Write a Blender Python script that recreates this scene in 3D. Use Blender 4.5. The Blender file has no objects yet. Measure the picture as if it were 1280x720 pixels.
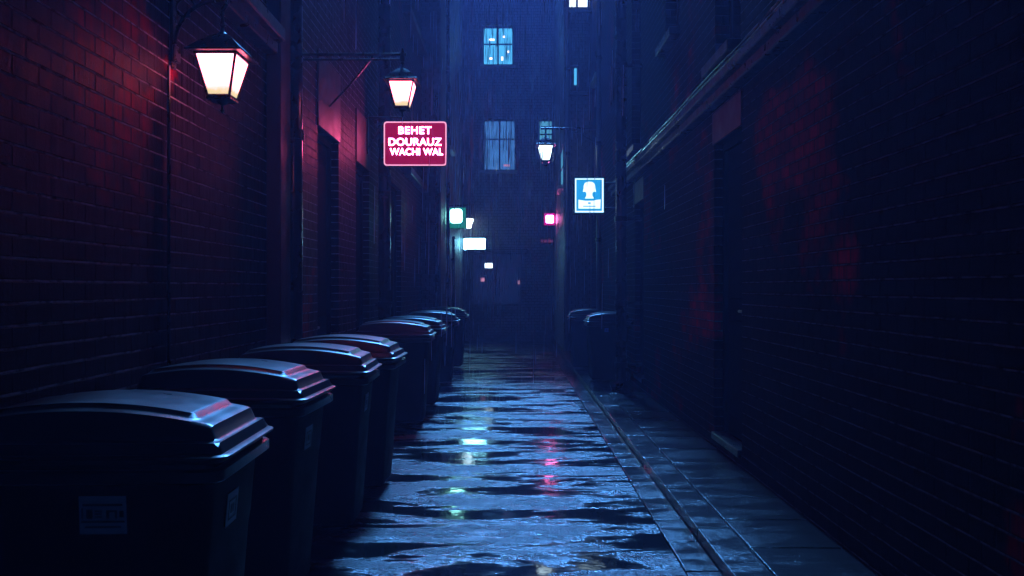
import bpy, bmesh, math, random
from mathutils import Vector, Matrix
random.seed(7)
R = math.radians
sc = bpy.context.scene
col = sc.collection
F, CH = 995.0, 1.4
OFFR, OFFL = 48.0, 21.0  # noise shifts that place the painted lantern glow on right and left walls
EXPO = 1.7                     # exposed for a dark night alley
EM = 2**-EXPO                  # lamp strengths are written for exposure 0

# ------------------------------------------------------------------ helpers
class MB:
    """collects shapes into one bmesh"""
    def __init__(s): s.bm = bmesh.new()
    def quad(s, *p):
        vs = [s.bm.verts.new(q) for q in p]
        return s.bm.faces.new(vs)
    def box(s, x0, x1, y0, y1, z0, z1, bev=0.0, seg=1):
        t = bmesh.new()
        bmesh.ops.create_cube(t, size=1.0)
        for v in t.verts:
            v.co = Vector(((x0+x1)/2+v.co.x*(x1-x0), (y0+y1)/2+v.co.y*(y1-y0), (z0+z1)/2+v.co.z*(z1-z0)))
        if bev > 0:
            bmesh.ops.bevel(t, geom=list(t.edges), offset=bev, segments=seg, affect='EDGES', profile=.5)
        s.merge(t); return s
    def merge(s, t, M=None):
        if M is not None: bmesh.ops.transform(t, matrix=M, verts=t.verts)
        m = bpy.data.meshes.new('tmp'); t.to_mesh(m); t.free()
        s.bm.from_mesh(m); bpy.data.meshes.remove(m); return s
    def tube(s, pts, r, n=10, cap=True):
        pts = [Vector(p) for p in pts]
        rs = r if isinstance(r, (list, tuple)) else [r]*len(pts)
        rings = []
        up = Vector((0, 0, 1))
        d0 = (pts[1]-pts[0]).normalized()
        if abs(d0.dot(up)) > .95: up = Vector((1, 0, 0))
        for i, p in enumerate(pts):
            a = pts[max(i-1, 0)]; b = pts[min(i+1, len(pts)-1)]
            d = (b-a).normalized()
            sx = d.cross(up)
            if sx.length < 1e-4: sx = d.cross(Vector((0, 1, 0)))
            sx.normalize(); sy = sx.cross(d).normalized()
            rings.append([s.bm.verts.new(p+sx*math.cos(2*math.pi*k/n)*rs[i]+sy*math.sin(2*math.pi*k/n)*rs[i]) for k in range(n)])
        for A, B in zip(rings, rings[1:]):
            for k in range(n):
                s.bm.faces.new((A[k], A[(k+1) % n], B[(k+1) % n], B[k]))
        if cap:
            s.bm.faces.new(rings[0][::-1]); s.bm.faces.new(rings[-1])
        return s
    def lathe(s, prof, c=(0, 0, 0), n=16):
        c = Vector(c); rings = []
        for r, z in prof:
            rings.append([s.bm.verts.new(c+Vector((math.cos(2*math.pi*k/n)*r, math.sin(2*math.pi*k/n)*r, z))) for k in range(n)])
        for A, B in zip(rings, rings[1:]):
            for k in range(n):
                s.bm.faces.new((A[k], A[(k+1) % n], B[(k+1) % n], B[k]))
        s.bm.faces.new(rings[0][::-1]); s.bm.faces.new(rings[-1])
        return s
    def loft(s, rings, cap=True):
        rs = [[s.bm.verts.new(p) for p in ring] for ring in rings]
        n = len(rs[0])
        for A, B in zip(rs, rs[1:]):
            for k in range(n):
                s.bm.faces.new((A[k], A[(k+1) % n], B[(k+1) % n], B[k]))
        if cap:
            s.bm.faces.new(rs[0][::-1]); s.bm.faces.new(rs[-1])
        return s
    def build(s, name, mat, parent=None, smooth=False, recalc=True):
        if recalc: bmesh.ops.recalc_face_normals(s.bm, faces=s.bm.faces)
        me = bpy.data.meshes.new(name); s.bm.to_mesh(me); s.bm.free()
        if smooth:
            me.polygons.foreach_set('use_smooth', [True]*len(me.polygons))
            try: me.set_sharp_from_angle(angle=R(38))
            except Exception: pass
        me.materials.append(mat)
        o = bpy.data.objects.new(name, me); col.objects.link(o)
        if parent is not None: o.parent = parent
        return o

def tag(o, label=None, cat=None, group=None, kind=None):
    if label: o['label'] = label
    if cat: o['category'] = cat
    if group: o['group'] = group
    if kind: o['kind'] = kind
    return o
def empty(name, loc=(0, 0, 0), rz=0, **k):
    o = bpy.data.objects.new(name, None); col.objects.link(o)
    o.empty_display_size = .1
    o.location = loc; o.rotation_euler = (0, 0, rz)
    return tag(o, **k)
def copy_tree(o, parent=None):
    c = o.copy(); col.objects.link(c)
    if parent is not None: c.parent = parent
    for ch in list(o.children): copy_tree(ch, c)
    return c
def arc(c, r, a0, a1, n=10, plane='xz'):
    out = []
    for i in range(n+1):
        a = R(a0+(a1-a0)*i/n)
        if plane == 'xz': out.append((c[0]+r*math.cos(a), c[1], c[2]+r*math.sin(a)))
        else: out.append((c[0], c[1]+r*math.cos(a), c[2]+r*math.sin(a)))
    return out

# ------------------------------------------------------------------ materials
class NT:
    def __init__(s, name):
        s.m = bpy.data.materials.new(name); s.m.use_nodes = True
        s.t = s.m.node_tree; s.b = s.t.nodes['Principled BSDF']
    def n(s, typ, **kw):
        nd = s.t.nodes.new(typ)
        for k, v in kw.items(): setattr(nd, k, v)
        return nd
    def l(s, a, b): s.t.links.new(a, b)
    def math(s, op, a, b=None, c=None, clamp=False):
        nd = s.n('ShaderNodeMath', operation=op); nd.use_clamp = clamp
        for i, v in enumerate((a, b, c)):
            if v is None: continue
            if hasattr(v, 'links'): s.l(v, nd.inputs[i])
            else: nd.inputs[i].default_value = v
        return nd.outputs[0]
    def mix(s, f, a, b, blend='MIX'):
        nd = s.n('ShaderNodeMix', data_type='RGBA', blend_type=blend)
        for i, v in ((0, f), (6, a), (7, b)):
            if hasattr(v, 'links'): s.l(v, nd.inputs[i])
            elif i == 0: nd.inputs[0].default_value = v
            else: nd.inputs[i].default_value = (*v, 1) if len(v) == 3 else v
        return nd.outputs[2]
    def noise(s, vec, scale, detail=3, rough=.55, dist=0):
        nd = s.n('ShaderNodeTexNoise'); nd.inputs['Scale'].default_value = scale
        nd.inputs['Detail'].default_value = detail; nd.inputs['Roughness'].default_value = rough
        nd.inputs['Distortion'].default_value = dist
        if vec is not None: s.l(vec, nd.inputs['Vector'])
        return nd.outputs['Fac']
    def mapr(s, v, a, b, c, d, smooth=False):
        nd = s.n('ShaderNodeMapRange'); nd.clamp = True
        if smooth: nd.interpolation_type = 'SMOOTHSTEP'
        s.l(v, nd.inputs[0])
        for i, q in enumerate((a, b, c, d)): nd.inputs[i+1].default_value = q
        return nd.outputs[0]
    def bump(s, h, strength=1, dist=.01, normal=None):
        nd = s.n('ShaderNodeBump'); nd.inputs['Strength'].default_value = strength
        nd.inputs['Distance'].default_value = dist
        s.l(h, nd.inputs['Height'])
        if normal is not None: s.l(normal, nd.inputs['Normal'])
        return nd.outputs['Normal']
    def coords(s, sx=1, sy=1, sz=1):
        tc = s.n('ShaderNodeTexCoord'); mp = s.n('ShaderNodeMapping')
        mp.inputs['Scale'].default_value = (sx, sy, sz)
        s.l(tc.outputs['Object'], mp.inputs['Vector']); return mp.outputs['Vector']
    def set(s, **k):
        for a, v in k.items():
            i = s.b.inputs[a.replace('_', ' ')]
            if hasattr(v, 'links'): s.l(v, i)
            else: i.default_value = (*v, 1) if isinstance(v, tuple) and len(v) == 3 else v
        return s.m

def plain(name, c, rough=.5, metal=0, var=.35, scale=9, bump=.0, spec=.5):
    t = NT(name); v = t.coords()
    nz = t.noise(v, scale, 4)
    dark = tuple(x*(1-var) for x in c)
    t.set(Base_Color=t.mix(nz, dark, c), Metallic=metal, Specular_IOR_Level=spec,
          Roughness=t.mapr(nz, .3, .7, max(rough-.12, .02), min(rough+.12, 1)))
    if bump: t.set(Normal=t.bump(t.noise(v, scale*6, 4), bump, .004))
    return t.m

def glow(name, c, strength, var=0.0, scale=4, c2=None):
    """something that gives off light"""
    t = NT(name)
    t.set(Base_Color=(.02, .02, .02), Roughness=.25)
    if var:
        nz = t.mapr(t.noise(t.coords(), scale, 3), .3, .7, 0, 1)
        t.set(Emission_Color=t.mix(nz, tuple(x*(1-var) for x in c) if c2 is None else c2, c))
    else: t.set(Emission_Color=c)
    t.set(Emission_Strength=strength*EM)
    return t.m

def brick(name, row=.075, width=.15, c1=(.42, .005, .02), c2=(.12, .002, .007), mortar=(.26, .24, .27), line=.0045, soot_glow=.985, off=0.0, spec=.06, radd=.14, up=.3, thr=.60, runs=.75):
    t = NT(name)
    tc = t.n('ShaderNodeTexCoord'); sp = t.n('ShaderNodeSeparateXYZ'); t.l(tc.outputs['Object'], sp.inputs[0])
    ge = t.n('ShaderNodeNewGeometry'); sn = t.n('ShaderNodeSeparateXYZ'); t.l(ge.outputs['True Normal'], sn.inputs[0])
    isx = t.math('GREATER_THAN', t.math('ABSOLUTE', sn.outputs[0]), .5)
    X, Y, Z = sp.outputs
    u = t.math('ADD', t.math('MULTIPLY', isx, Y), t.math('MULTIPLY', t.math('SUBTRACT', 1, isx), X))
    cv = t.n('ShaderNodeCombineXYZ')
    wob = t.noise(tc.outputs['Object'], 7, 2)
    zz = t.math('ADD', Z, t.math('MULTIPLY', t.math('SUBTRACT', wob, .5), .006))
    t.l(u, cv.inputs[0]); t.l(zz, cv.inputs[1])
    bt = t.n('ShaderNodeTexBrick'); t.l(cv.outputs[0], bt.inputs['Vector'])
    bt.inputs['Scale'].default_value = 1; bt.inputs['Brick Width'].default_value = width
    bt.inputs['Row Height'].default_value = row; bt.inputs['Mortar Size'].default_value = .007
    bt.inputs['Mortar Smooth'].default_value = .35; bt.inputs['Bias'].default_value = -.1
    bt.inputs['Color1'].default_value = (*c1, 1); bt.inputs['Color2'].default_value = (*c2, 1)
    bt.inputs['Mortar'].default_value = (.02, .012, .016, 1)
    fac = bt.outputs['Fac']
    # pale horizontal bed joints, broken up
    fr = t.math('FRACT', t.math('DIVIDE', zz, row))
    e = t.math('MULTIPLY', t.math('MINIMUM', fr, t.math('SUBTRACT', 1, fr)), row)
    brk = t.noise(tc.outputs['Object'], 16, 4, .7)
    lm = t.math('MULTIPLY', t.mapr(e, line*.55, line*1.1, 1, 0), t.mapr(brk, .34, .55, .05, 1))
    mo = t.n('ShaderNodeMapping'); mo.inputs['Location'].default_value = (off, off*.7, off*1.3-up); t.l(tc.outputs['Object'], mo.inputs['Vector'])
    big = t.mapr(t.noise(mo.outputs[0], .75, 5, .62), thr, thr+.08, 1-soot_glow, 1)  # sooty noise; its clean red gaps are painted lantern glow on the side walls
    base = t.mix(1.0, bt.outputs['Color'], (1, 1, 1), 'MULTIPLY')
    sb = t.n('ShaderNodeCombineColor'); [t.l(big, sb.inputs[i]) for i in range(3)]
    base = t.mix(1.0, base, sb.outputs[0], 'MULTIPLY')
    # rain streaks running down the face
    sv = t.n('ShaderNodeCombineXYZ'); t.l(t.math('MULTIPLY', u, 34), sv.inputs[0]); t.l(t.math('MULTIPLY', Z, 2.2), sv.inputs[1])
    streak = t.noise(sv.outputs[0], 1, 3, .6)
    base = t.mix(t.mapr(streak, .36, .62, runs, 0), base, (.012, .003, .005))
    base = t.mix(lm, base, mortar)
    fine = t.noise(tc.outputs['Object'], 85, 5, .65)
    rough = t.math('ADD', t.mapr(streak, .3, .7, .26+radd, .52+radd), t.math('MULTIPLY', fac, .25))
    h = t.math('ADD', t.math('MULTIPLY', t.math('SUBTRACT', 1, fac), .8), t.math('MULTIPLY', fine, .3))
    h = t.math('ADD', h, t.math('MULTIPLY', streak, .22))
    t.set(Base_Color=base, Roughness=rough, Specular_IOR_Level=spec, Normal=t.bump(h, .9, .009))
    return t.m

def wet_asphalt():
    t = NT('wet_asphalt'); tc = t.n('ShaderNodeTexCoord'); ob = tc.outputs['Object']
    mp = t.n('ShaderNodeMapping'); mp.inputs['Scale'].default_value = (.42, 1.75, 1); t.l(ob, mp.inputs['Vector'])
    n1 = t.noise(mp.outputs[0], 1.8, 6, .66, .5)
    n2 = t.noise(mp.outputs[0], 6.0, 4, .6)
    m = t.math('ADD', n1, t.math('MULTIPLY', t.math('SUBTRACT', n2, .5), .16))
    pud = t.mapr(m, .46, .585, 0, 1, True)           # 1 = standing water
    vo = t.n('ShaderNodeTexVoronoi'); vo.inputs['Scale'].default_value = 62; t.l(ob, vo.inputs['Vector'])
    fine = t.noise(ob, 210, 3, .6)
    med = t.noise(ob, 22, 4, .6)
    agg = t.math('ADD', t.math('MULTIPLY', vo.outputs['Distance'], -1.1), t.math('ADD', t.math('MULTIPLY', fine, .5), t.math('MULTIPLY', med, .75)))
    dry = t.math('SUBTRACT', 1, pud)
    bn = t.n('ShaderNodeBump'); bn.inputs['Distance'].default_value = .009
    t.l(t.math('MULTIPLY', t.mapr(dry, .45, 1, 0, 1), .85), bn.inputs['Strength']); t.l(agg, bn.inputs['Height'])
    rip = t.noise(ob, 14, 2, .5)
    nb = t.bump(t.math('ADD', t.math('MULTIPLY', rip, 1.0), t.math('MULTIPLY', pud, -.0)), .22, .004, bn.outputs['Normal'])
    t.set(Base_Color=t.mix(pud, t.mix(med, (.022, .023, .026), (.045, .046, .05)), (.008, .009, .011)),
          Roughness=t.math('ADD', t.math('MULTIPLY', t.mapr(dry, .0, .55, 0, 1), t.mapr(t.math('ADD', n2, t.math('MULTIPLY', t.math('SUBTRACT', n1, .5), -1.2)), .36, .64, .10, .26)), .06), IOR=1.4,
          Specular_IOR_Level=1.0, Normal=nb)
    return t.m

def wet_stone(name, c=(.06, .06, .065), rough=.22, scale=1.0):
    t = NT(name); tc = t.n('ShaderNodeTexCoord'); ob = tc.outputs['Object']
    a = t.noise(t.coords(.6, 1.6, 1), 2.2*scale, 5, .65, .4); f = t.noise(ob, 120, 4, .6); g = t.noise(ob, 18, 4, .6)
    pud = t.mapr(a, .40, .62, 0, 1, True)
    h = t.math('ADD', t.math('MULTIPLY', f, .45), g)
    bn = t.n('ShaderNodeBump'); bn.inputs['Distance'].default_value = .006
    t.l(t.mapr(pud, 0, 1, .9, .35), bn.inputs['Strength']); t.l(h, bn.inputs['Height'])
    t.set(Base_Color=t.mix(g, tuple(x*.5 for x in c), c), Roughness=t.mapr(pud, 0, 1, rough+.10, .10),
          Normal=bn.outputs['Normal'])
    return t.m

M = {}
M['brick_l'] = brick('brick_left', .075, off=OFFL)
M['brick_r'] = brick('brick_right', .080, .16, mortar=(.13, .12, .14), spec=.02, radd=.40, up=0.1, thr=.56, off=OFFR, soot_glow=.985)
M['brick_end'] = brick('brick_end', .075, c1=(.34, .32, .36), c2=(.28, .27, .31), mortar=(.3, .3, .32), line=.004, soot_glow=.5, spec=.3, runs=.3)
M['render'] = plain('wet_render', (.055, .02, .026), .5, spec=.2, var=.5, scale=5, bump=.25)
M['stone'] = plain('ledge_stone', (.04, .04, .046), .35, var=.5, scale=12, bump=.3)
M['sill'] = plain('sill_stone', (.62, .63, .66), .5, scale=12, bump=.2)
M['asphalt'] = wet_asphalt()
M['slab'] = wet_stone('pavement_slab', (.05, .05, .055), .11)
M['kerb'] = wet_stone('kerb_stone', (.06, .06, .065), .12, 1.6)
M['gutter'] = wet_stone('gutter_stone', (.045, .045, .05), .13, 1.3)
M['iron'] = plain('black_iron', (.012, .012, .015), .32, .2, bump=.12, scale=30)
M['pipe'] = plain('painted_pipe', (.012, .013, .017), .25, .2, var=.2, scale=6, bump=.04)
M['door'] = plain('door_paint', (.004, .003, .004), .9, spec=.02, scale=10, bump=.1)
M['frame'] = plain('window_frame', (.09, .10, .12), .45, scale=10)
M['brass'] = plain('dull_brass', (.2, .15, .07), .35, .9)
M['rubber'] = plain('tyre_rubber', (.015, .015, .016), .7, bump=.2, scale=30)
M['steel'] = plain('galvanised_steel', (.25, .26, .28), .4, .9)
M['label'] = plain('faded_sticker', (.62, .63, .68), .6, var=.25, scale=25)
M['bluelabel'] = plain('blue_sticker', (.10, .22, .55), .5, var=.2, scale=25)
M['ink'] = plain('sticker_ink', (.03, .03, .05), .6)
M['hidden_dark'] = plain('dark_glass', (.01, .012, .016), .12)
t = NT('bin_plastic'); ob = t.coords(); g = t.noise(ob, 260, 3); sm = t.noise(ob, 5, 4, .6)
dr = t.n('ShaderNodeTexVoronoi'); dr.inputs['Scale'].default_value = 70; t.l(ob, dr.inputs['Vector'])
drop = t.mapr(dr.outputs['Distance'], .12, .26, 1, 0, True)
M['lid'] = t.set(Base_Color=t.mix(sm, (.005, .005, .007), (.011, .011, .014)), Roughness=t.mapr(sm, .3, .7, .26, .42), Specular_IOR_Level=.6,
                 Normal=t.bump(t.math('ADD', t.math('MULTIPLY', g, .15), t.math('MULTIPLY', drop, .5)), .22, .003))

M['bin'] = plain('bin_body_plastic', (.003, .003, .004), .65, spec=.04, scale=5, bump=.1)
M['lamp_glass'] = glow('lit_lamp_glass', (1.0, .56, .58), 6.5, .0)
t = NT('lit_lantern_glass'); tc = t.n('ShaderNodeTexCoord'); sp = t.n('ShaderNodeSeparateXYZ'); t.l(tc.outputs['Generated'], sp.inputs[0])
gr = t.math('ADD', t.mapr(sp.outputs[2], .0, .62, 1.25, -.15), t.math('MULTIPLY', t.math('SUBTRACT', t.noise(t.coords(), 14, 3), .5), .9), clamp=True)
t.set(Base_Color=(.05, .05, .05), Roughness=.2, Emission_Color=t.mix(gr, (1.0, .14, .22), (.058, .045, .025)), Emission_Strength=16.0*EM)
M['lantern_glass'] = t.m
M['lamp_cool'] = glow('lit_cool_glass', (.6, .85, 1.0), 4.5)
M['red_face'] = glow('sign_red_face', (.30, .0, .036), 1.0, .12, 6)
M['red_text'] = glow('sign_white_text', (1.0, .10, .28), 62)
M['red_rim'] = glow('sign_pink_rim', (1.0, .40, .62), 1.2)
M['blue_face'] = glow('sign_blue_face', (.02, .36, .80), 1.1, .15, 6)
M['blue_text'] = glow('sign_pale_mark', (.7, .92, 1.0), 1.5)
M['green_face'] = glow('sign_green_face', (.01, .22, .17), 1.0, .2, 8)
M['green_core'] = glow('sign_green_core', (.3, 1.0, .95), 14.0)
M['white_face'] = glow('sign_white_face', (.22, .75, 1.0), 28, .06)
M['pink_face'] = glow('sign_pink_face', (.55, .0, .2), 1.2)
M['pink_core'] = glow('sign_pink_core', (1.0, .16, .5), 40.0)
M['pink_text'] = glow('sign_dim_pink_text', (.45, .08, .22), .6)
M['win_blue'] = glow('lit_blue_window', (.06, .38, .68), 1.5, .2, 5)
M['win_dim'] = glow('dim_blue_window', (.03, .115, .30), 1.6, .35, 4)
M['win_white'] = glow('bright_white_window', (.72, .88, 1.0), 2.2, .15, 3)
M['win_teal'] = glow('teal_window', (.09, .40, .62), .9, .4, 3)
M['shop_glow'] = glow('dim_shop_window', (.012, .028, .12), .3, .5, 2.5)
M['room_lamp'] = glow('room_lamp', (1.0, .85, .8), 3.0)
M['room_lamp_pink'] = glow('room_lamp_pink', (.75, .3, .5), .7)

# ------------------------------------------------------------------ ground
mb = MB(); mb.quad((-30, -30, -.06), (30, -30, -.06), (30, 34, -.06), (-30, 34, -.06))
tag(mb.build('ground', M['asphalt']), kind='structure')
mb = MB(); mb.quad((-1.66, -12, 0), (.85, -12, 0), (.85, 21.0, 0), (-1.66, 21.0, 0))
tag(mb.build('road', M['asphalt']), kind='structure')

def tilt_block(mb, x0, x1, y0, y1, z0, z1, bev, tilt=.004):
    t = bmesh.new(); bmesh.ops.create_cube(t, size=1.0)
    a, b = random.uniform(-tilt, tilt), random.uniform(-tilt, tilt)
    for v in t.verts:
        dz = (a*v.co.x*2+b*v.co.y*2) if v.co.z > 0 else 0
        v.co = Vector(((x0+x1)/2+v.co.x*(x1-x0), (y0+y1)/2+v.co.y*(y1-y0), (z0+z1)/2+v.co.z*(z1-z0)+dz))
    bmesh.ops.bevel(t, geom=list(t.edges), offset=bev, segments=2, affect='EDGES', profile=.6)
    mb.merge(t)
mb = MB(); y = -2.0
while y < 20.9:
    L = random.uniform(.42, .5)
    tilt_block(mb, .858, 1.024, y, min(y+L, 20.95)-.01, -.05, .004+random.uniform(0, .002), .005, .0015); y += L
tag(mb.build('gutter', M['gutter']), kind='structure')
mb = MB(); y = -2.0
while y < 20.9:
    L = random.uniform(.82, .95)
    tilt_block(mb, 1.032, 1.216, y, min(y+L, 20.95)-.01, -.05, .065, .006, .0008); y += L
tag(mb.build('kerb', M['kerb']), kind='structure')
mb = MB(); y = -2.0
while y < 20.9:
    L = random.choice([.5, .5, .52, .5])
    tilt_block(mb, 1.226, 1.70, y, min(y+L, 20.95)-.011, -.05, .0635+random.uniform(-.001, .001), .006, .0015); y += L
mb.box(1.2, 1.72, -2, 20.9, -.05, .05)
tag(mb.build('pavement', M['slab']), kind='structure')

# ------------------------------------------------------------------ buildings
def grid_wall(mb, P, u0, u1, z0, z1, holes, depth):
    """P(u, z, d) -> point; front skin with openings and their reveals"""
    us = sorted({u0, u1, *[h[0] for h in holes], *[h[1] for h in holes]})
    zs = sorted({z0, z1, *[h[2] for h in holes], *[h[3] for h in holes]})
    for a, b in zip(us, us[1:]):
        for c, d in zip(zs, zs[1:]):
            um, zm = (a+b)/2, (c+d)/2
            if any(h[0] < um < h[1] and h[2] < zm < h[3] for h in holes): continue
            mb.quad(P(a, c, 0), P(b, c, 0), P(b, d, 0), P(a, d, 0))
    for a, b, c, d in holes:
        mb.quad(P(a, c, 0), P(a, d, 0), P(a, d, depth), P(a, c, depth))
        mb.quad(P(b, c, 0), P(b, d, 0), P(b, d, depth), P(b, c, depth))
        mb.quad(P(a, c, 0), P(b, c, 0), P(b, c, depth), P(a, c, depth))
        mb.quad(P(a, d, 0), P(b, d, 0), P(b, d, depth), P(a, d, depth))
        mb.quad(P(a, c, depth), P(b, c, depth), P(b, d, depth), P(a, d, depth))   # back of the recess

def shell(mb, x0, x1, y0, y1, z0, z1, skip):
    f = {'x0': ((x0, y0, z0), (x0, y1, z0), (x0, y1, z1), (x0, y0, z1)), 'x1': ((x1, y0, z0), (x1, y1, z0), (x1, y1, z1), (x1, y0, z1)),
         'y0': ((x0, y0, z0), (x1, y0, z0), (x1, y0, z1), (x0, y0, z1)), 'y1': ((x0, y1, z0), (x1, y1, z0), (x1, y1, z1), (x0, y1, z1)),
         'z1': ((x0, y0, z1), (x1, y0, z1), (x1, y1, z1), (x0, y1, z1))}
    for k, q in f.items():
        if k not in skip: mb.quad(*q)

def side_door(parent, X, s, y0, y1, z0, z1, lintel_top=None, step=True, mat=None):
    """a door set in a reveal of a wall whose face is at X; s = direction into the wall"""
    xi = X+s*.10
    lo, hi = sorted((xi, xi+s*.055))
    d = MB(); d.box(lo, hi, y0+.062, y1-.062, z0+.012, z1-.062, .004)
    f0, f1 = sorted((xi-s*.002, xi-s*.016))
    w = (y1-y0-.124)
    for pz0, pz1 in ((z0+.18, z0+.95), (z0+1.12, z1-.25)):
        d.box(f0, f1, y0+.062+.12*w, y1-.062-.12*w, pz0, pz1, .006)
    dr = d.build('door', mat or M['door'], parent)
    h = MB(); hx = xi-s*.045
    h.tube([(xi-s*.001, y0+.16, z0+1.03), (hx, y0+.16, z0+1.03), (hx, y0+.27, z0+1.03)], .011, 8)
    h.build('handle', M['brass'], dr)
    f = MB(); a, b = sorted((X+s*.07, X+s*.16))
    f.box(a, b, y0+.002, y0+.06, z0+.002, z1-.002); f.box(a, b, y1-.06, y1-.002, z0+.002, z1-.002); f.box(a, b, y0+.061, y1-.061, z1-.06, z1-.002)
    f.build('door_frame', M['door'], parent)
    if step:
        a, b = sorted((X-s*.03, X+s*.098))
        MB().box(a, b, y0+.004, y1-.004, z0-.05, z0+.008, .006).build('doorstep', M['stone'], parent)
    if lintel_top:
        a, b = sorted((X-s*.014, X+s*.02))
        MB().box(a, b, y0-.02, y1+.02, z1+.001, lintel_top, .003).build('lintel_panel', M['render'], parent)

LX, RX = -1.65, 1.70
# ---- left row, near
bl = empty('brick_building', (-3.6, 1, 0), label='tall dark brick building on the left with doorways behind the row of bins', cat='building')
def at(parent):                         # children keep world placement
    return -Vector(parent.location)
def fin(o_list, parent):
    for o in o_list: o.location = at(parent)
def finish(parent):
    for o in parent.children:
        if o.get('_f'): continue
        o.location = -Vector(parent.location)
mb = MB()
doorsL = [(6.76, 7.58, .02, 2.78), (8.42, 9.2, .02, 2.74), (10.8, 11.85, .02, 2.86)]
grid_wall(mb, lambda u, z, d: (LX-d, u, z), -12, 14.5, -.05, 12, doorsL, .2)
shell(mb, -5.6, LX, -12, 14.5, -.05, 12, ('x1',))
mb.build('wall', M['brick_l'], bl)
for (a, b, c, d), lt in zip(doorsL, (3.42, 3.3, None)): side_door(bl, LX, -1, a, b, c, d, lt, step=False)
mb = MB(); mb.box(LX+.002, LX+.15, -11.9, 5.28, 3.03, 3.12, .008); mb.box(LX+.002, LX+.10, -11.9, 5.28, 2.95, 3.029, .008)
mb.build('ledge', M['stone'], bl)
mb = MB(); mb.box(LX+.002, LX+.10, 5.34, 5.58, -.04, 11.95, .006)
mb.build('pilaster', M['render'], bl)
mb = MB()
mb.box(LX+.002, LX+.13, 11.95, 14.3, 5.55, 5.66, .006)
mb.build('gutter_board', M['stone'], bl)
mb = MB(); mb.box(LX+.002, LX+.13, 12.0, 14.4, 3.12, 3.24, .006)
mb.build('canopy_ledge', M['stone'], bl)
finish(bl)

# ---- left row, far (steps out into the alley)
bl2 = empty('brick_building', (-3.4, 17.7, 0), label='narrow dark building stepping out into the alley past the last left bins', cat='building')
mb = MB()
dl2 = [(17.2, 18.1, .02, 2.5)]
wl2 = [(16.2, 17.0, 4.3, 5.7)]
grid_wall(mb, lambda u, z, d: (-1.30-d, u, z), 14.52, 20.98, -.05, 12, dl2+wl2, .2)
shell(mb, -5.6, -1.30, 14.52, 20.98, -.05, 12, ('x1',))
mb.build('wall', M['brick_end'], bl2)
side_door(bl2, -1.30, -1, *dl2[0], step=False)
def side_window(parent, X, s, y0, y1, z0, z1, pane, sill=True, bar=True, deep=.12):
    xi = X+s*deep
    a, b = sorted((xi, xi+s*.03))
    f = MB()
    f.box(a, b, y0+.002, y0+.045, z0+.002, z1-.002); f.box(a, b, y1-.045, y1-.002, z0+.002, z1-.002)
    f.box(a, b, y0+.046, y1-.046, z0+.002, z0+.05); f.box(a, b, y0+.046, y1-.046, z1-.05, z1-.002)
    if bar: f.box(a+.002, b-.002, y0+.046, y1-.046, (z0+z1)/2-.018, (z0+z1)/2+.018)
    w = f.build('window', M['frame'], parent)
    p = MB(); q = sorted((xi+s*.012, xi+s*.02)); p.box(q[0], q[1], y0+.03, y1-.03, z0+.03, z1-.03)
    p.build('pane', pane, w)
    if sill:
        a, b = sorted((X-s*.11, X+s*(deep-.002)))
        MB().box(a, b, y0-.04, y1+.04, z0-.085, z0-.001, .006).build('sill', M['sill'] if sill is True else sill, w)
    return w
side_window(bl2, -1.30, -1, *wl2[0], M['hidden_dark'])
finish(bl2)

# ---- right row, near
br = empty('brick_building', (3.7, 2, 0), label='tall dark brick building along the right pavement with long stone cornice', cat='building')
dR = [(5.89, 6.69, .19, 2.6), (10.25, 10.98, .22, 2.55)]
wR = [(5.93, 6.66, 3.25, 7.2), (8.09, 8.81, 4.05, 6.6), (10.5, 11.3, 3.3, 8.6), (15.3, 16.2, 5.55, 6.25)]
mb = MB()
grid_wall(mb, lambda u, z, d: (RX+d, u, z), -12, 16.98, -.05, 12, dR+wR, .2)
shell(mb, RX, 5.6, -12, 16.98, -.05, 12, ('x0',))
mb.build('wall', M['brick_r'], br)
side_door(br, RX, 1, *dR[0], 2.86); side_door(br, RX, 1, *dR[1], 2.84)
side_window(br, RX, 1, *wR[0], M['hidden_dark'], sill=M['stone'])
side_window(br, RX, 1, *wR[1], M['hidden_dark'], sill=M['stone'])
side_window(br, RX, 1, *wR[2], M['hidden_dark'], sill=M['stone'])
side_window(br, RX, 1, *wR[3], M['win_teal'], deep=.015)
mb = MB(); mb.box(RX-.15, RX-.002, -11.9, 12.9, 2.96, 3.03, .008); mb.box(RX-.10, RX-.002, -11.9, 12.9, 2.88, 2.959, .01); mb.box(RX-.06, RX-.002, -11.9, 12.9, 3.031, 3.12, .008)
mb.build('cornice', M['stone'], br)
finish(br)

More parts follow.
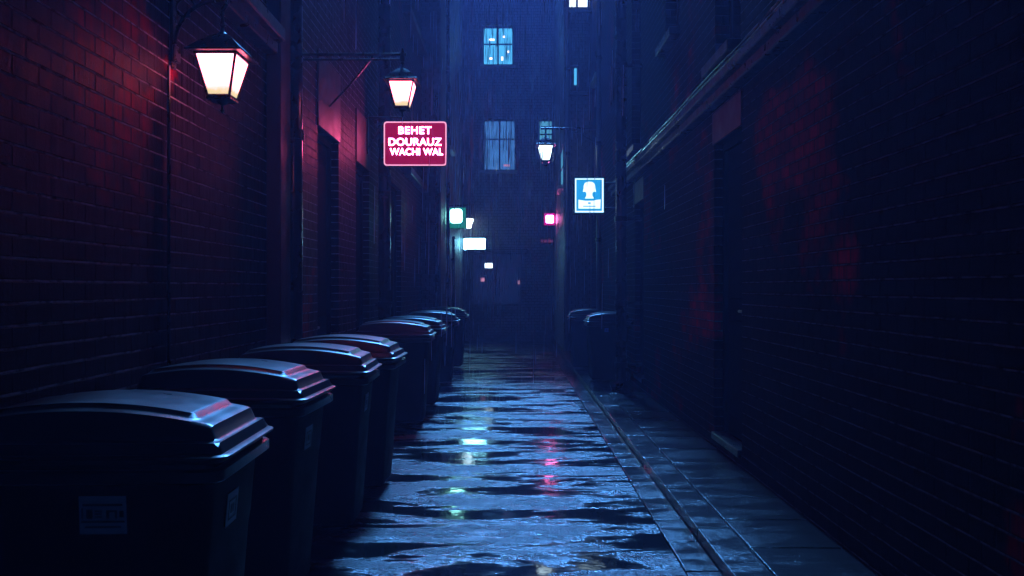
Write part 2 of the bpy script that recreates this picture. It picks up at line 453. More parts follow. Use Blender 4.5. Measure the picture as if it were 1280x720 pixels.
# ---- right row, far: its front faces the camera
bc = empty('brick_building', (2.9, 19, 0), label='far right building with small lit windows facing the alley behind the blue sign', cat='building')
mb = MB()
fw = [(1.14, 1.66, 7.36, 8.5), (1.30, 1.43, 5.72, 6.18)]
grid_wall(mb, lambda u, z, d: (u, 17.0+d, z), 1.11, 5.6, -.05, 8.65, fw, .2)
sw = [(17.35, 18.5, 3.65, 4.55)]
grid_wall(mb, lambda u, z, d: (1.11+d, u, z), 17.0, 20.98, -.05, 8.65, sw, .15)
shell(mb, 1.11, 5.6, 17.0, 20.98, -.05, 8.65, ('y0', 'x0'))
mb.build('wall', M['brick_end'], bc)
def front_window(parent, Y, x0, x1, z0, z1, pane, sill=True, cols=2, rows=2, fm='frame', split=.5, curtain=None, lamps=()):
    yi = Y+.13
    f = MB(); e = .035
    f.box(x0+.002, x0+e, yi, yi+.04, z0+.002, z1-.002); f.box(x1-e, x1-.002, yi, yi+.04, z0+.002, z1-.002)
    f.box(x0+e+.001, x1-e-.001, yi, yi+.04, z0+.002, z0+.045); f.box(x0+e+.001, x1-e-.001, yi, yi+.04, z1-.045, z1-.002)
    for k in range(1, cols):
        xm = x0+(x1-x0)*k/cols; f.box(xm-.02, xm+.02, yi+.002, yi+.036, z0+.046, z1-.046)
    for k in range(1, rows):
        zm = z0+(z1-z0)*(split if rows == 2 else k/rows); f.box(x0+e+.001, x1-e-.001, yi+.004, yi+.033, zm-.017, zm+.017)
    w = f.build('window', M[fm], parent)
    MB().box(x0+.02, x1-.02, yi+.05, yi+.058, z0+.02, z1-.02).build('pane', pane, w)
    for (lx, lz, lw, lh, m) in lamps:
        MB().box(lx-lw/2, lx+lw/2, yi+.042, yi+.048, lz-lh/2, lz+lh/2, .002).build('room_light', M[m], w)
    if sill: MB().box(x0-.06, x1+.06, Y-.12, Y+.128, z0-.095, z0-.001, .008).build('sill', M['sill'], w)
    return w
front_window(bc, 17.0, *fw[0], M['win_white'], cols=2, rows=2)
front_window(bc, 17.0, *fw[1], M['win_blue'], sill=False, cols=1, rows=1)
side_window(bc, 1.11, 1, *sw[0], M['win_teal'], sill=True, deep=.015)
mb = MB(); mb.box(1.109, 1.69, 16.9, 16.998, 5.5, 5.56)
mb.build('string_course', M['stone'], bc)
finish(bc)

# ---- building closing the alley
be = empty('brick_building', (0, 23, 0), label='blue lit brick building closing the far end of the alley with sash windows', cat='building')
W = [(-.78, .04, 7.27, 8.34), (-.76, .10, 4.5, 5.87), (.70, 1.09, 5.28, 5.87)]
SH = (-1.05, .25, .95, 2.29)
mb = MB()
grid_wall(mb, lambda u, z, d: (u, 21.0+d, z), -5.6, 5.6, -.05, 9.15, W+[SH], .22)
shell(mb, -5.6, 5.6, 21.0, 23.5, -.05, 9.15, ('y0',))
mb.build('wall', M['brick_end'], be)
front_window(be, 21.0, *W[0], M['win_blue'], split=.56, lamps=((-.22, 8.08, .05, .05, 'room_lamp'), (-.54, 8.0, .14, .05, 'room_lamp'), (-.26, 7.5, .05, .1, 'room_lamp'), (-.56, 7.5, .08, .05, 'room_lamp'), (-.1, 7.68, .04, .06, 'room_lamp')))
front_window(be, 21.0, *W[1], M['win_dim'], split=.62, lamps=((-.14, 4.66, .16, .05, 'room_lamp_pink'),))
front_window(be, 21.0, *W[2], M['win_teal'], sill=True, cols=1, rows=3)
sw_ = front_window(be, 21.0, *SH, M['shop_glow'], sill=False, cols=2, rows=2, split=.72, lamps=((-.62, 1.98, .2, .16, 'lamp_cool'), (-.78, 1.62, .1, .1, 'room_lamp_pink'), (.18, 1.55, .05, .1, 'room_lamp_pink')))
sw_.name = 'shop_window'
MB().box(-1.2, .4, 20.84, 20.998, 2.32, 2.42, .01).build('shop_ledge', M['stone'], be)
MB().box(-5.6, 5.6, 20.9, 20.998, 9.05, 9.12).build('parapet_band', M['stone'], be)
finish(be)

# ------------------------------------------------------------------ lanterns
def lantern_body(root, s=1.0, z=0.0, glass='lantern_glass'):
    """four-sided lantern whose eaves are at height z below the root origin (root = hanging point)"""
    wt, wb, h = .098*s, .052*s, .20*s
    zt, zb = z, z-h
    def ring(w, zz): return [(-w, -w, zz), (w, -w, zz), (w, w, zz), (-w, w, zz)]
    r = MB(); rw = .132*s
    r.loft([ring(rw, zt-.004*s), ring(rw, zt+.006*s), ring(rw*.93, zt+.012*s), ring(rw*.55, zt+.065*s), ring(rw*.30, zt+.094*s), ring(rw*.24, zt+.10*s)])
    r.build('roof', M['iron'], root)
    fr = MB()
    for sx, sy in ((-1, -1), (1, -1), (1, 1), (-1, 1)):
        fr.tube([(sx*wt, sy*wt, zt), (sx*wb, sy*wb, zb)], .0065*s, 6)
    for w, zz in ((wt*.985, zt-.009*s), (wb, zb)):
        p = ring(w, zz)
        for k in range(4): fr.tube([p[k], p[(k+1) % 4]], .0065*s, 6)
    fr.box(-wb-.006*s, wb+.006*s, -wb-.006*s, wb+.006*s, zb-.018*s, zb-.004*s, .002)
    fr.build('frame', M['iron'], root)
    T, B = ring(wt*.97, zt-.008*s), ring(wb*.97, zb+.002*s)
    for k in range(4):
        g = MB(); a, b = k, (k+1) % 4
        n = Vector(((T[a][0]+T[b][0])/2, (T[a][1]+T[b][1])/2, 0)).normalized()*.003*s
        q = [Vector(T[a]), Vector(T[b]), Vector(B[b]), Vector(B[a])]
        i = [p-n for p in q]
        g.loft([[q[0], q[1], q[2], q[3]], i]); g.build('glass_pane', M[glass], root)
    f = MB(); f.lathe([(.012*s, zt+.098*s), (.022*s, zt+.108*s), (.012*s, zt+.118*s), (.008*s, zt+.14*s), (.017*s, zt+.15*s), (.012*s, zt+.16*s), (.007*s, zt+.19*s), (.013*s, zt+.20*s), (.004*s, zt+.222*s)], n=12)
    f.build('finial', M['iron'], root, True)
    f = MB(); f.lathe([(.03*s, zb-.018*s), (.022*s, zb-.03*s), (.007*s, zb-.036*s), (.006*s, zb-.055*s), (.011*s, zb-.062*s), (.002*s, zb-.078*s)], n=12)
    f.build('drop_finial', M['iron'], root, True)

# lantern one, on a short curved wall bracket
l1 = empty('wall_lantern', (-1.40, 3.85, 2.52), label='nearest and biggest lit lantern on a curved bracket against the left brick wall', cat='lantern', group='lit street lanterns')
lantern_body(l1)
b = MB(); wx = LX-(-1.40)+.002
b.tube([(wx+.012, 0, .30), (0, 0, .30), (.02, 0, .285), (.02, 0, .25), (0, 0, .222)], .011, 8)
b.tube(arc((wx+.23, 0, .06), .21, 180, 95, 10), .010, 8)
b.tube(arc((wx+.07, 0, .235), .045, 0, 300, 12), .006, 6)
b.build('bracket', M['iron'], l1, True)
MB().box(wx, wx+.018, -.022, .022, -.06, .42, .004).box(wx+.0181, wx+.034, -.035, .035, -.03, .05, .006).box(wx+.0181, wx+.034, -.03, .03, .27, .33, .006).build('wall_plate', M['iron'], l1)
cd = MB(); cd.tube([(LX+.012, 3.80, 2.46), (LX+.012, 3.80, .1)], .008, 8)
tag(cd.build('cable_conduit', M['pipe'], None, True), 'thin cable conduit running down the left wall under the nearest lantern', 'conduit')

# lantern two, on a long straight arm
l2 = empty('wall_lantern', (-.805, 5.85, 2.91), label='lit lantern hanging from a long straight arm off the left wall above the red sign', cat='lantern', group='lit street lanterns')
lantern_body(l2, .93, 0)
b = MB(); wx = LX-(-.805)+.1
b.tube([(wx-.09, 0, .205), (.03, 0, .205)], .012, 8)
b.tube([(wx-.09, 0, .168), (.0, 0, .168)], .009, 8)
b.tube([(-.22, 0, .186), (-.30, .16, .17), (-.55, .75, .16), (LX+.805+.012, 1.30, .12)], .010, 8)
b.lathe([(.016, .15), (.02, .16), (.02, .215), (.012, .225), (.006, .25)], (0, 0, 0), 10)
b.build('bracket', M['iron'], l2, True)
MB().box(LX+.805+.002, LX+.805+.018, -.05, .05, .10, .28, .004).build('wall_plate', M['iron'], l2)

# lantern three, far right on an arm
l3 = empty('wall_lantern', (.66, 15.6, 4.19), label='small far lit lantern on a thin arm off the right wall above the blue sign', cat='lantern', group='lit street lanterns')
lantern_body(l3, 1.5, 0, 'lamp_cool')
b = MB()
b.tube([(-.1, 0, .335), (RX-.66-.012, 0, .335)], .022, 8); b.tube([(0, 0, .335), (0, 0, .14)], .016, 8)
b.tube([(.35, 0, .335), (.7, 0, .22), (RX-.66-.012, 0, .02)], .012, 8)
b.build('bracket', M['pipe'], l3, True)
MB().box(RX-.66-.02, RX-.66-.002, -.06, .06, -.05, .45, .004).build('wall_plate', M['iron'], l3)

# small cup lamp at the end
l4 = empty('wall_lamp', (-1.13, 20.7, 3.1), label='tiny white cup shaped wall lamp beside the green sign at the alley end', cat='lamp')
b = MB(); b.lathe([(.05, -.15), (.075, -.13), (.085, -.05), (.13, .02), (.135, .08), (.13, .10)], n=16); b.build('lamp_shade', M['lamp_cool'], l4, True)
b = MB(); b.lathe([(.14, .101), (.12, .13), (.05, .16)], n=16); b.build('lamp_cap', M['iron'], l4, True)
b = MB(); b.tube([(0, 0, .155), (0, .1, .2), (0, .298, .2)], .015, 8); b.build('arm', M['iron'], l4, True)

# ------------------------------------------------------------------ signs
def rrect(x0, x1, z0, z1, r, y, n=5):
    pts = []
    for cx, cz, a0 in ((x1-r, z1-r, 0), (x0+r, z1-r, 90), (x0+r, z0+r, 180), (x1-r, z0+r, 270)):
        for i in range(n+1):
            a = R(a0+90*i/n); pts.append((cx+r*math.cos(a), y, cz+r*math.sin(a)))
    return pts
def text(parent, s, size, loc, mat, off=.0, sx=1.0, name='lettering', space=1.0, shear=0):
    c = bpy.data.curves.new(name, 'FONT'); c.body = s; c.size = size; c.extrude = .003; c.offset = off
    c.align_x = 'CENTER'; c.align_y = 'CENTER'; c.space_character = space; c.shear = shear
    o = bpy.data.objects.new(name, c); col.objects.link(o)
    dg = bpy.context.evaluated_depsgraph_get()
    me = bpy.data.meshes.new_from_object(o.evaluated_get(dg)); bpy.data.objects.remove(o)
    o = bpy.data.objects.new(name, me); col.objects.link(o)
    me.materials.clear(); me.materials.append(mat)
    me.transform(Matrix.Rotation(R(90), 4, 'X') @ Matrix.Diagonal((sx, 1, 1, 1)))
    o.location = loc; o.parent = parent
    return o
# red sign
s1 = empty('hanging_sign', (LX, 9.0, 2.55), label='red lit hanging sign with three lines of white capitals and pink border', cat='sign')
X0, X1, Z0, Z1 = .205, .915, .225, .725
MB().loft([rrect(X0, X1, Z0, Z1, .035, -.03), rrect(X0, X1, Z0, Z1, .035, .05)]).build('sign_box', M['iron'], s1)
MB().loft([rrect(X0+.012, X1-.012, Z0+.012, Z1-.012, .028, -.0345), rrect(X0+.012, X1-.012, Z0+.012, Z1-.012, .028, -.0302)]).build('sign_face', M['red_face'], s1)
mb = MB(); o_ = rrect(X0+.002, X1-.002, Z0+.002, Z1-.002, .034, -.04); i_ = rrect(X0+.015, X1-.015, Z0+.015, Z1-.015, .026, -.04)
ob_ = [(p[0], -.0346, p[2]) for p in o_]; ib_ = [(p[0], -.0346, p[2]) for p in i_]
n_ = len(o_)
for A, B in ((o_, i_), (ob_, o_), (i_, ib_)):
    for k in range(n_): mb.quad(A[k], A[(k+1) % n_], B[(k+1) % n_], B[k])
mb.build('border', M['red_rim'], s1)
cx = (X0+X1)/2
text(s1, 'BEHET', .118, (cx-.005, -.039, Z1-.105), M['red_text'], .001, 1.02, space=1.12)
text(s1, 'DOURAUZ', .118, (cx-.005, -.039, Z1-.235), M['red_text'], .001, 1.0, space=1.06)
text(s1, 'WACHI WAL', .108, (cx+.015, -.039, Z1-.345), M['red_text'], .001, .9, space=1.06)
b = MB(); b.tube([(.012, 0, .775), (.42, 0, .775)], .013, 8)
b.tube([(.02, 0, .42), (.09, 0, .52), (.16, 0, .66), (.24, 0, .76)], .010, 8)
b.tube(arc((.14, 0, .70), .05, 20, 330, 12), .008, 6)
b.tube([(.26, 0, .775), (.26, 0, .72)], .007, 6); b.tube([(.40, 0, .775), (.40, 0, .72)], .007, 6)
b.build('bracket', M['iron'], s1, True)
MB().box(.002, .03, -.03, .03, .36, .82, .005).build('wall_plate', M['iron'], s1)

# blue sign
s2 = empty('hanging_sign', (1.02, 11.0, 2.55), label='blue lit sign with white bust figure over a white panel on the right', cat='sign')
x0, x1, z0, z1 = -.155, .245, -.115, .365
MB().box(x0-.02, x1+.02, -.03, .06, z0-.02, z1+.02, .008).build('sign_box', M['iron'], s2)
MB().box(x0, x1, -.0355, -.0302, z0, z1).build('sign_face', M['blue_face'], s2)
mb = MB()
for a, b_, c, d in ((x0+.004, x1-.004, z1-.022, z1-.008), (x0+.004, x1-.004, z0+.006, z0+.026), (x0+.004, x0+.02, z0+.027, z1-.023), (x1-.026, x1-.006, z0+.027, z1-.023)):
    mb.box(a, b_, -.039, -.0357, c, d)
mb.build('border', M['blue_text'], s2)
def poly(mb, pts, y0, y1):
    mb.loft([[(p[0], y0, p[1]) for p in pts], [(p[0], y1, p[1]) for p in pts]])
cxx = (x0+x1)/2; H = z1-z0
mb = MB()
fig = [(-.09, .60), (-.08, .70), (-.078, .78), (-.065, .85), (-.035, .885), (.0, .893), (.035, .885), (.065, .85), (.078, .78), (.082, .70), (.092, .60), (.06, .605), (.042, .575), (.040, .50), (.062, .41), (-.062, .41), (-.040, .50), (-.042, .575), (-.06, .605)]
poly(mb, [(cxx+a, z0+b_*H) for a, b_ in fig], -.040, -.0358)
mb.build('figure_mark', M['blue_text'], s2)
mb = MB(); poly(mb, [(cxx-.15, z0+.12*H), (cxx+.15, z0+.12*H), (cxx+.155, z0+.385*H), (cxx+.10, z0+.37*H), (cxx+.05, z0+.345*H), (cxx-.06, z0+.345*H), (cxx-.15, z0+.375*H)], -.040, -.0358)
mb.build('text_panel', M['blue_text'], s2)
mb = MB(); mb.box(cxx-.085, cxx+.085, -.0425, -.0402, z0+.175*H, z0+.20*H); mb.box(cxx-.018, cxx+.018, -.0425, -.0402, z0+.255*H, z0+.30*H)
mb.build('panel_print', M['blue_face'], s2)
b = MB(); b.tube([(x1+.01, .01, .30), (RX-1.02-.012, .01, .30)], .014, 8); b.tube([(x1+.01, .01, -.05), (RX-1.02-.012, .01, -.05)], .014, 8)
b.box(RX-1.02-.016, RX-1.02-.002, -.04, .06, -.1, .36, .003)
b.build('bracket', M['pipe'], s2, True)

# green sign
s3 = empty('hanging_sign', (-1.30, 16.0, 2.9), label='square green sign with a glowing white square on the far left corner', cat='sign')
xa, xb = -.08+.0, .32
xa = .012
MB().box(xa, xa+.37, -.03, .08, -.31+.0, .12, .006).build('sign_box', M['iron'], s3)
MB().box(xa+.008, xa+.362, -.036, -.0302, -.302, .112).build('sign_face', M['green_face'], s3)
MB().loft([rrect(xa+.05, xa+.29, -.20, .085, .06, -.041), rrect(xa+.05, xa+.29, -.20, .085, .06, -.0362)]).build('sign_core', M['green_core'], s3)
b = MB(); b.tube([(.0, .02, .16), (.30, .02, .16)], .012, 8); b.tube([(.1, .02, .16), (.1, .02, .118)], .008, 6); b.tube([(.28, .02, .16), (.28, .02, .118)], .008, 6)
b.build('bracket', M['pipe'], s3, True)
# white box sign
s4 = empty('box_sign', (-.98, 20.9, 2.55), label='blank white glowing rectangular box sign on the end wall above the shop window', cat='sign')
MB().box(-.30, .30, -.02, .099, -.165, .165, .02).build('sign_box', M['iron'], s4)
MB().loft([rrect(-.285, .285, -.15, .15, .03, -.028), rrect(-.285, .285, -.15, .15, .03, -.0202)]).build('sign_face', M['white_face'], s4)
# pink sign
s5 = empty('box_sign', (.965, 20.3, 3.15), label='small glowing pink sign high at the far right end of the alley', cat='sign')
MB().box(-.155, .135, -.05, .05, -.16, .16, .012).build('sign_box', M['iron'], s5)
MB().box(-.148, .128, -.056, -.0502, -.153, .153).build('sign_face', M['pink_face'], s5)
MB().loft([rrect(-.105, .09, -.10, .10, .03, -.062), rrect(-.105, .09, -.10, .10, .03, -.0562)]).build('sign_core', M['pink_core'], s5)
MB().box(.135, .143, -.04, .04, -.06, .06).build('bracket', M['iron'], s5)
s6 = empty('fascia_sign', (.97, 20.96, 2.62), label='dim fascia strip with tiny pink lettering below the glowing pink sign', cat='sign')
MB().box(-.23, .13, -.02, .038, -.08, .1, .004).build('sign_board', M['door'], s6)
text(s6, 'S SHOES', .085, (-.05, -.024, .01), M['pink_text'], .002, 1.0)

# ------------------------------------------------------------------ pipes
def downpipe(x, y, z0, z1, r, label, s, clips=(1.2, 3.4, 5.6, 7.8), mat='pipe', name='drainpipe', wall=None):
    o = empty(name, (x, y, z0), label=label, cat='pipe', group='drainpipes on the alley walls')
    m = MB(); m.tube([(0, 0, .12), (0, 0, z1-z0)], r, 14)
    m.tube([(0, 0, .16), (0, 0, .10), (-s*.5*r, 0, .045), (-s*1.9*r, 0, .012)], r*1.02, 12)
    m.build('pipe', M[mat], o, True)
    for c in clips:
        if z0+c > z1-.1: continue
        k = MB(); k.lathe([(r*1.22, c-.035), (r*1.22, c+.035)], n=14)
        if wall is not None:
            a, b_ = sorted((s*r, wall-x-s*.003)); k.box(a, b_, -.02, .02, c-.02, c+.02)
        k.build('pipe_clip', M['iron'], o, True)
    return o
downpipe(LX+.085, 5.72, .0, 11.5, .06, 'fat black drainpipe beside the pilaster on the left wall', -1, (.9, 2.5, 4.2, 6), wall=LX)
downpipe(LX+.11, 9.62, .0, 11.5, .075, 'tall drainpipe on the left wall just past the red sign', -1, wall=LX)
downpipe(LX+.28, 14.42, .0, 4.9, .022, 'thin pipe in the corner of the narrow far left building', -1, (1.0, 2.6), wall=LX)
downpipe(-1.30+.05, 15.55, .0, 11.5, .035, 'thin pipe on the narrow far left building, nearer the camera than the green sign', -1, wall=-1.30)
downpipe(-1.30+.05, 17.0, .0, 2.5, .03, 'short thin pipe standing under the green sign', -1, (.8, 2.0), wall=-1.30)
downpipe(1.425, 10.4, .1, 11.5, .07, 'stout black drainpipe standing off the right wall before the bins', 1, (.3, 1.1, 2.2, 4.2, 6.2, 8), wall=RX)
downpipe(1.60, 11.9, 3.2, 11.5, .03, 'thin upper pipe on the right wall above the cornice', 1, (1.0, 3.0, 5), wall=RX)
downpipe(1.62, 14.9, .1, 11.5, .045, 'pale edged drainpipe on the right wall between lantern arm and blue sign', 1, (2.2, 4.0, 5.6), 'steel', wall=RX)
downpipe(1.17, 16.93, .05, 8.5, .05, 'drainpipe on the near corner of the far right building', 1, (2.2, 4.2, 6), 'steel')

# wall cables along the right cornice
m = MB()
for dx, dz, r in ((-.135, 3.046, .009), (-.085, 3.135, .008)):
    m.tube([(RX+dx, -5+i*.6, dz+.006*math.sin(i*1.7)+.003*math.sin(i*5.1)) for i in range(30)], r, 6)
tag(m.build('cable', M['pipe'], None, True), 'pair of thin cables lying along the right stone cornice', 'cable')

# ------------------------------------------------------------------ wheelie bins
def rr(hx, hy, r, z, cx=0, n=4):
    pts = []
    for sx, sy, a0 in ((1, 1, 0), (-1, 1, 90), (-1, -1, 180), (1, -1, 270)):
        for i in range(n+1):
            a = R(a0+90*i/n)
            pts.append((cx+sx*(hx-r)+r*math.cos(a), sy*(hy-r)+r*math.sin(a), z))
    return pts
def sstep(a, b, x):
    t = min(max((x-a)/(b-a), 0), 1); return t*t*(3-2*t)
def make_bin():
    root = empty('wheelie_bin', (0, 0, 0))
    body = MB()
    body.loft([rr(.265, .185, .04, .045, -.055), rr(.28, .20, .045, .06, -.055), rr(.327, .222, .045, .62, -.065), rr(.333, .226, .045, .66, -.065), rr(.348, .232, .045, .850, -.065), rr(.348, .232, .045, .862, -.065)])
    body.build('body', M['bin'], root, True)
    rim = MB()
    rim.loft([rr(.349, .233, .045, .852, -.07), rr(.383, .260, .05, .854, -.07), rr(.390, .266, .05, .860, -.07), rr(.390, .266, .05, .888, -.07), rr(.384, .261, .05, .893, -.07), rr(.365, .246, .045, .894, -.07), rr(.363, .244, .045, .912, -.07)])
    rim.build('rim', M['lid'], root, True)
    # lid: a domed height field with stepped edge and raised centre panel
    lid = MB(); nx, ny = 74, 46
    x0, x1, hy = -.475, .335, .262
    vs = []
    for i in range(nx+1):
        row = []
        for j in range(ny+1):
            # denser near the edges
            u = i/nx; v = j/ny*2-1
            x = x0+(x1-x0)*u
            y = hy*v
            cr = .05                                   # rounded plan corners
            fx = .94 if False else 1
            dx = min(x-x0, x1-x); dy = hy-abs(y)
            d = min(dx, dy)
            if dx < cr and dy < cr:
                d = cr-math.hypot(cr-dx, cr-dy)
            d = max(d, 0)
            uu = u
            dome = .068*(max(0, 1-abs((uu-.45)/.56)**2.0))
            dome *= 1-.10*abs(v)**2.5
            z = .004*sstep(0, .006, d)+.030*sstep(.022, .030, d)+.024*sstep(.058, .067, d)+dome*sstep(.05, .085, dy)*sstep(.04, .07, dx)
            px_ = sstep(-.40, -.375, x)*(1-sstep(.200, .222, x))*(1-sstep(.150, .163, abs(y)))
            z += .015*px_
            gx = sstep(.262, .27, x)*(1-sstep(.31, .318, x))*(1-sstep(.10, .11, abs(y)))
            if dx < cr and dy < cr:
                k = math.hypot(cr-dx, cr-dy)
                if k > cr:
                    sx_ = 1 if x > 0 else -1; sy_ = 1 if y > 0 else -1
                    cxp = (x1-cr if x > 0 else x0+cr); cyp = sy_*(hy-cr)
                    x = cxp+(x-cxp)*cr/k; y = cyp+(y-cyp)*cr/k
            row.append(lid.bm.verts.new((x, y, .928+z)))
        vs.append(row)
    for i in range(nx):
        for j in range(ny):
            lid.bm.faces.new((vs[i][j], vs[i+1][j], vs[i+1][j+1], vs[i][j+1]))
    edge = [vs[i][0] for i in range(nx+1)]+[vs[nx][j] for j in range(1, ny+1)]+[vs[i][ny] for i in range(nx-1, -1, -1)]+[vs[0][j] for j in range(ny-1, 0, -1)]
    low = [lid.bm.verts.new((e.co.x, e.co.y, .922)) for e in edge]
    inn = [lid.bm.verts.new((e.co.x*.93, e.co.y*.93, .906)) for e in edge]
    n = len(edge)
    for k in range(n):
        lid.bm.faces.new((edge[k], low[k], low[(k+1) % n], edge[(k+1) % n]))
        lid.bm.faces.new((low[k], inn[k], inn[(k+1) % n], low[(k+1) % n]))
    lid.build('lid', M['lid'], root, True)
    h = MB()
    h.tube([(-.49, -.17, .905), (-.49, .17, .905)], .016, 10)
    for sy in (-1, 1): h.box(-.505, -.43, sy*.17-.014, sy*.17+.014, .882, .925, .004)
    h.build('handle', M['bin'], root, True)
    a = MB(); a.tube([(-.34, -.215, .10), (-.34, .215, .10)], .010, 8); a.build('axle', M['steel'], root, True)
    for sy in (-1, 1):
        w = MB(); t = bmesh.new()
        prof = [(.03, -.024), (.088, -.024), (.098, -.016), (.10, 0), (.098, .016), (.088, .024), (.03, .024)]
        ww = MB(); ww.lathe(prof, n=20); w.merge(ww.bm, Matrix.Translation((-.34, sy*.215, .10)) @ Matrix.Rotation(R(90), 4, 'X'))
        wo = w.build('wheel', M['rubber'], root, True)
    return root
def bin_label(parent, side, big=True, mat='label'):
    """printed sticker on the camera-facing side ('s'), on the far side ('n') or on the front ('f')"""
    if side in 'sn':
        sgn = -1 if side == 's' else 1
        w, h, zc, xc = (.13, .108, .765, -.015) if big else (.07, .06, .80, -.02)
        def P(u, v, d):                    # body side leans slightly outwards
            z = zc+v; yy = .2225+(z-.62)*.06
            return (xc+u, sgn*(yy+d), z)
    else:
        w, h, zc, xc = .10, .10, .73, -.03
        def P(u, v, d):
            z = zc+v; xx = .2635+(z-.62)*.09
            return (xx+d, xc+u, z)
    def slab(m, u0, u1, v0, v1, d0, d1):
        a = [P(u0, v0, d0), P(u1, v0, d0), P(u1, v1, d0), P(u0, v1, d0)]; b = [P(u0, v0, d1), P(u1, v0, d1), P(u1, v1, d1), P(u0, v1, d1)]
        m.loft([a, b])
    m = MB(); slab(m, -w/2, w/2, -h/2, h/2, .0028, .0045); lab = m.build('sticker', M[mat], parent)
    m = MB()
    if side in 'sn' and big:
        for (u0, u1, v0, v1) in ((-.055, .055, .026, .032), (-.06, .06, -.021, -.016), (-.05, .05, -.036, -.031), (-.058, -.054, -.010, .020), (-.045, -.028, -.010, .016), (-.022, -.002, .009, .014), (-.022, -.002, .001, .006), (-.022, -.002, -.007, -.003), (.010, .018, -.010, .014), (.018, .034, .009, .014), (.034, .040, -.010, .014), (.046, .058, -.006, .012)):
            slab(m, u0, u1, v0, v1, .0046, .0055)
    else:
        k = w/.1
        for (u0, u1, v0, v1) in ((-.035, .035, .022, .028), (-.035, .035, -.034, -.028), (-.035, -.029, -.027, .021), (.029, .035, -.027, .021), (-.014, .014, -.016, .012)):
            slab(m, u0*k, u1*k, v0*k, v1*k, .0046, .0055)
    m.build('print', M['ink'], lab)

proto = make_bin()
GB = 'wheelie bins lined up along the left wall'
#        X(front tip) , Y of lid's near side, rz, scale, label
bins = [(-.80, 2.20, 1.5, 1.0, 'nearest black wheelie bin with a large printed sticker on its side'),
        (-.855, 3.36, -2.5, 1.0, 'second black wheelie bin from the camera, behind the big stickered one'),
        (-.80, 4.45, 1.5, 1.0, 'third black wheelie bin from the camera in the left row'),
        (-.765, 5.34, -1.0, 1.0, 'fourth black wheelie bin from the camera, last before the wide gap'),
        (-.80, 8.0, 1.5, 1.0, 'fifth black wheelie bin, first beyond the gap, below the red sign'),
        (-.78, 9.2, -1.0, 1.0, 'sixth black wheelie bin from the camera in the left row'),
        (-.77, 11.5, 2.0, 1.0, 'seventh black wheelie bin, next to last in the left row'),
        (-.76, 13.7, -1.0, 1.0, 'last and farthest black wheelie bin in the left row')]
for i, (xt, yn, rz, s, lb) in enumerate(bins):
    o = proto if i == 0 else copy_tree(proto)
    o.location = (xt-.335*s, yn+.262*s, 0); o.rotation_euler = (0, 0, R(rz)); o.scale = (s, s, s)
    tag(o, lb, 'bin', GB)
bin_objs = [o for o in col.objects if o.name.startswith('wheelie_bin')]
bin_label(bin_objs[0], 's'); bin_label(bin_objs[0], 'f')
bin_label(bin_objs[1], 'f'); bin_label(bin_objs[2], 'f')
# two on the right pavement, turned round
GR = 'wheelie bins on the right pavement'
r1 = copy_tree(proto)
for ch in list(r1.children):
    if ch.name.startswith('sticker'):
        for g in list(ch.children): bpy.data.objects.remove(g)
        bpy.data.objects.remove(ch)
r1.location = (.975+.335*.97, 11.1+.25, .068); r1.rotation_euler = (0, 0, R(181)); r1.scale = (.80, .97, .93)
tag(r1, 'nearer black wheelie bin on the right pavement with a small blue sticker', 'bin', GR)
r2 = copy_tree(r1); r2.location = (.90+.28, 13.2, .068); r2.rotation_euler = (0, 0, R(178.5))
tag(r2, 'farther black wheelie bin on the right pavement with no sticker showing', 'bin', GR)
bin_label(r1, 'n', False, 'bluelabel')

# ------------------------------------------------------------------ rain
m = MB(); rnd = random.Random(3)
for k in range(2800):
    Y = 5+15.6*rnd.random()**.7
    X = rnd.uniform(-1.25, 1.05); Z = .2+9.3*rnd.random()**.7
    if Z > 1.4+.36*Y+1: continue
    L = rnd.uniform(.14, .46); r = rnd.uniform(.0030, .0085)
    dx, dy = .012*L, 0
    m.loft([[(X+r*.3*math.cos(a)+dx, Y+r*.3*math.sin(a), Z+L) for a in (0, 2.09, 4.19)],
            [(X+r*math.cos(a)+dx*.3, Y+r*math.sin(a), Z+L*.3) for a in (0, 2.09, 4.19)],
            [(X+r*.4*math.cos(a), Y+r*.4*math.sin(a), Z) for a in (0, 2.09, 4.19)]])
t = NT('rain_water'); t.set(Base_Color=(.75, .85, 1.0), Roughness=.15, Specular_IOR_Level=.6, Alpha=.9)
M['rain'] = t.m
tag(m.build('rain', M['rain']), kind='stuff')

# ------------------------------------------------------------------ haze
t = bpy.data.materials.new('haze_air'); t.use_nodes = True
nt = t.node_tree; nt.nodes.remove(nt.nodes['Principled BSDF'])
pv = nt.nodes.new('ShaderNodeVolumePrincipled'); pv.inputs['Color'].default_value = (.55, .45, 1, 1)
pv.inputs['Density'].default_value = HAZE = .0040; pv.inputs['Anisotropy'].default_value = .5
nt.links.new(pv.outputs[0], nt.nodes['Material Output'].inputs['Volume'])
mb = MB(); mb.box(-32, 32, -32, 36, -1.06, 13.0)
hz = tag(mb.build('haze', t), kind='stuff')

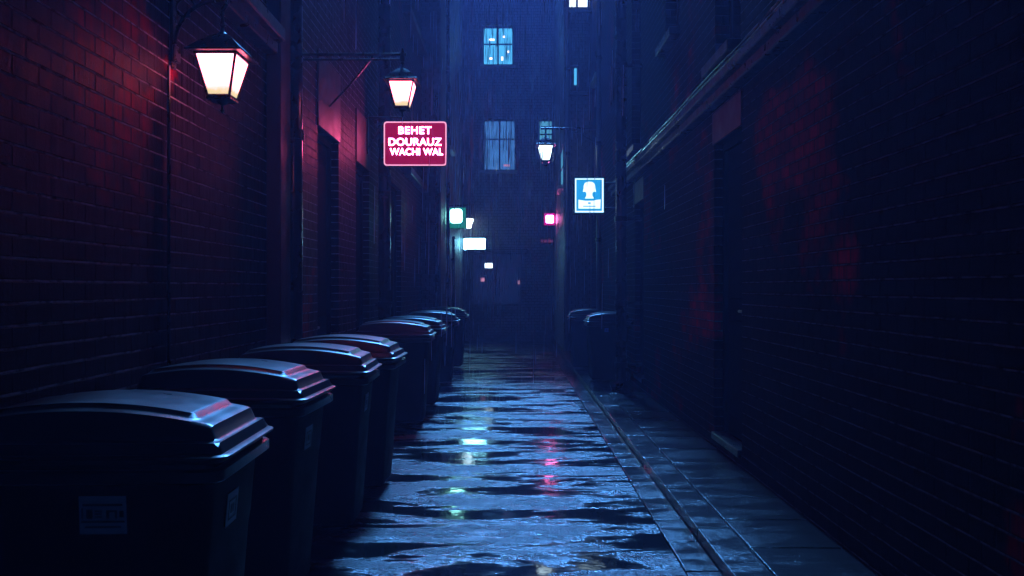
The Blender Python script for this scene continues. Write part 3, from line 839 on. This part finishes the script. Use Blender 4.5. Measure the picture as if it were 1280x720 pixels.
# ------------------------------------------------------------------ sky, moonlight
w = bpy.data.worlds.new('World'); sc.world = w; w.use_nodes = True
nt = w.node_tree; bg = nt.nodes['Background']
SUN_EL, SUN_AZ = 44.0, 0.0              # azimuth to the right of the alley's far end
sky = nt.nodes.new('ShaderNodeTexSky'); sky.sky_type = 'NISHITA'; sky.sun_disc = False
sky.sun_elevation = R(SUN_EL); sky.sun_rotation = R(SUN_AZ)
mx = nt.nodes.new('ShaderNodeMix'); mx.data_type = 'RGBA'; mx.blend_type = 'MULTIPLY'; mx.inputs[0].default_value = 1
nt.links.new(sky.outputs[0], mx.inputs[6]); mx.inputs[7].default_value = (.07, .24, 1.0, 1)
nt.links.new(mx.outputs[2], bg.inputs['Color']); bg.inputs['Strength'].default_value = .008
ld = bpy.data.lights.new('moon', 'SUN'); ld.energy = 2.8; ld.angle = R(10); ld.color = (.09, .37, 1.0)
lo = bpy.data.objects.new('moon', ld); col.objects.link(lo)
d = Vector((math.sin(R(SUN_AZ))*math.cos(R(SUN_EL)), math.cos(R(SUN_AZ))*math.cos(R(SUN_EL)), math.sin(R(SUN_EL))))
lo.rotation_euler = (-d).to_track_quat('-Z', 'Y').to_euler(); lo.location = d*60

# ------------------------------------------------------------------ camera, render settings
cd_ = bpy.data.cameras.new('camera'); cam = bpy.data.objects.new('camera', cd_); col.objects.link(cam)
cam.location = (0, 0, CH); cam.rotation_euler = (R(90), 0, 0)
cd_.lens = 28; cd_.sensor_width = 36; cd_.clip_end = 500; cd_.clip_start = .05
sc.camera = cam
sc.view_settings.view_transform = 'Standard'; sc.view_settings.look = 'None'
sc.view_settings.exposure = EXPO; sc.view_settings.gamma = 1; sc.view_settings.use_curve_mapping = False
cy = sc.cycles
try:
    cy.use_denoising = True; cy.denoiser = 'OPENIMAGEDENOISE'; cy.denoising_input_passes = 'RGB_ALBEDO_NORMAL'
except Exception: pass
cy.max_bounces = 6; cy.volume_bounces = 0; cy.sample_clamp_indirect = 3; cy.caustics_reflective = False; cy.caustics_refractive = False
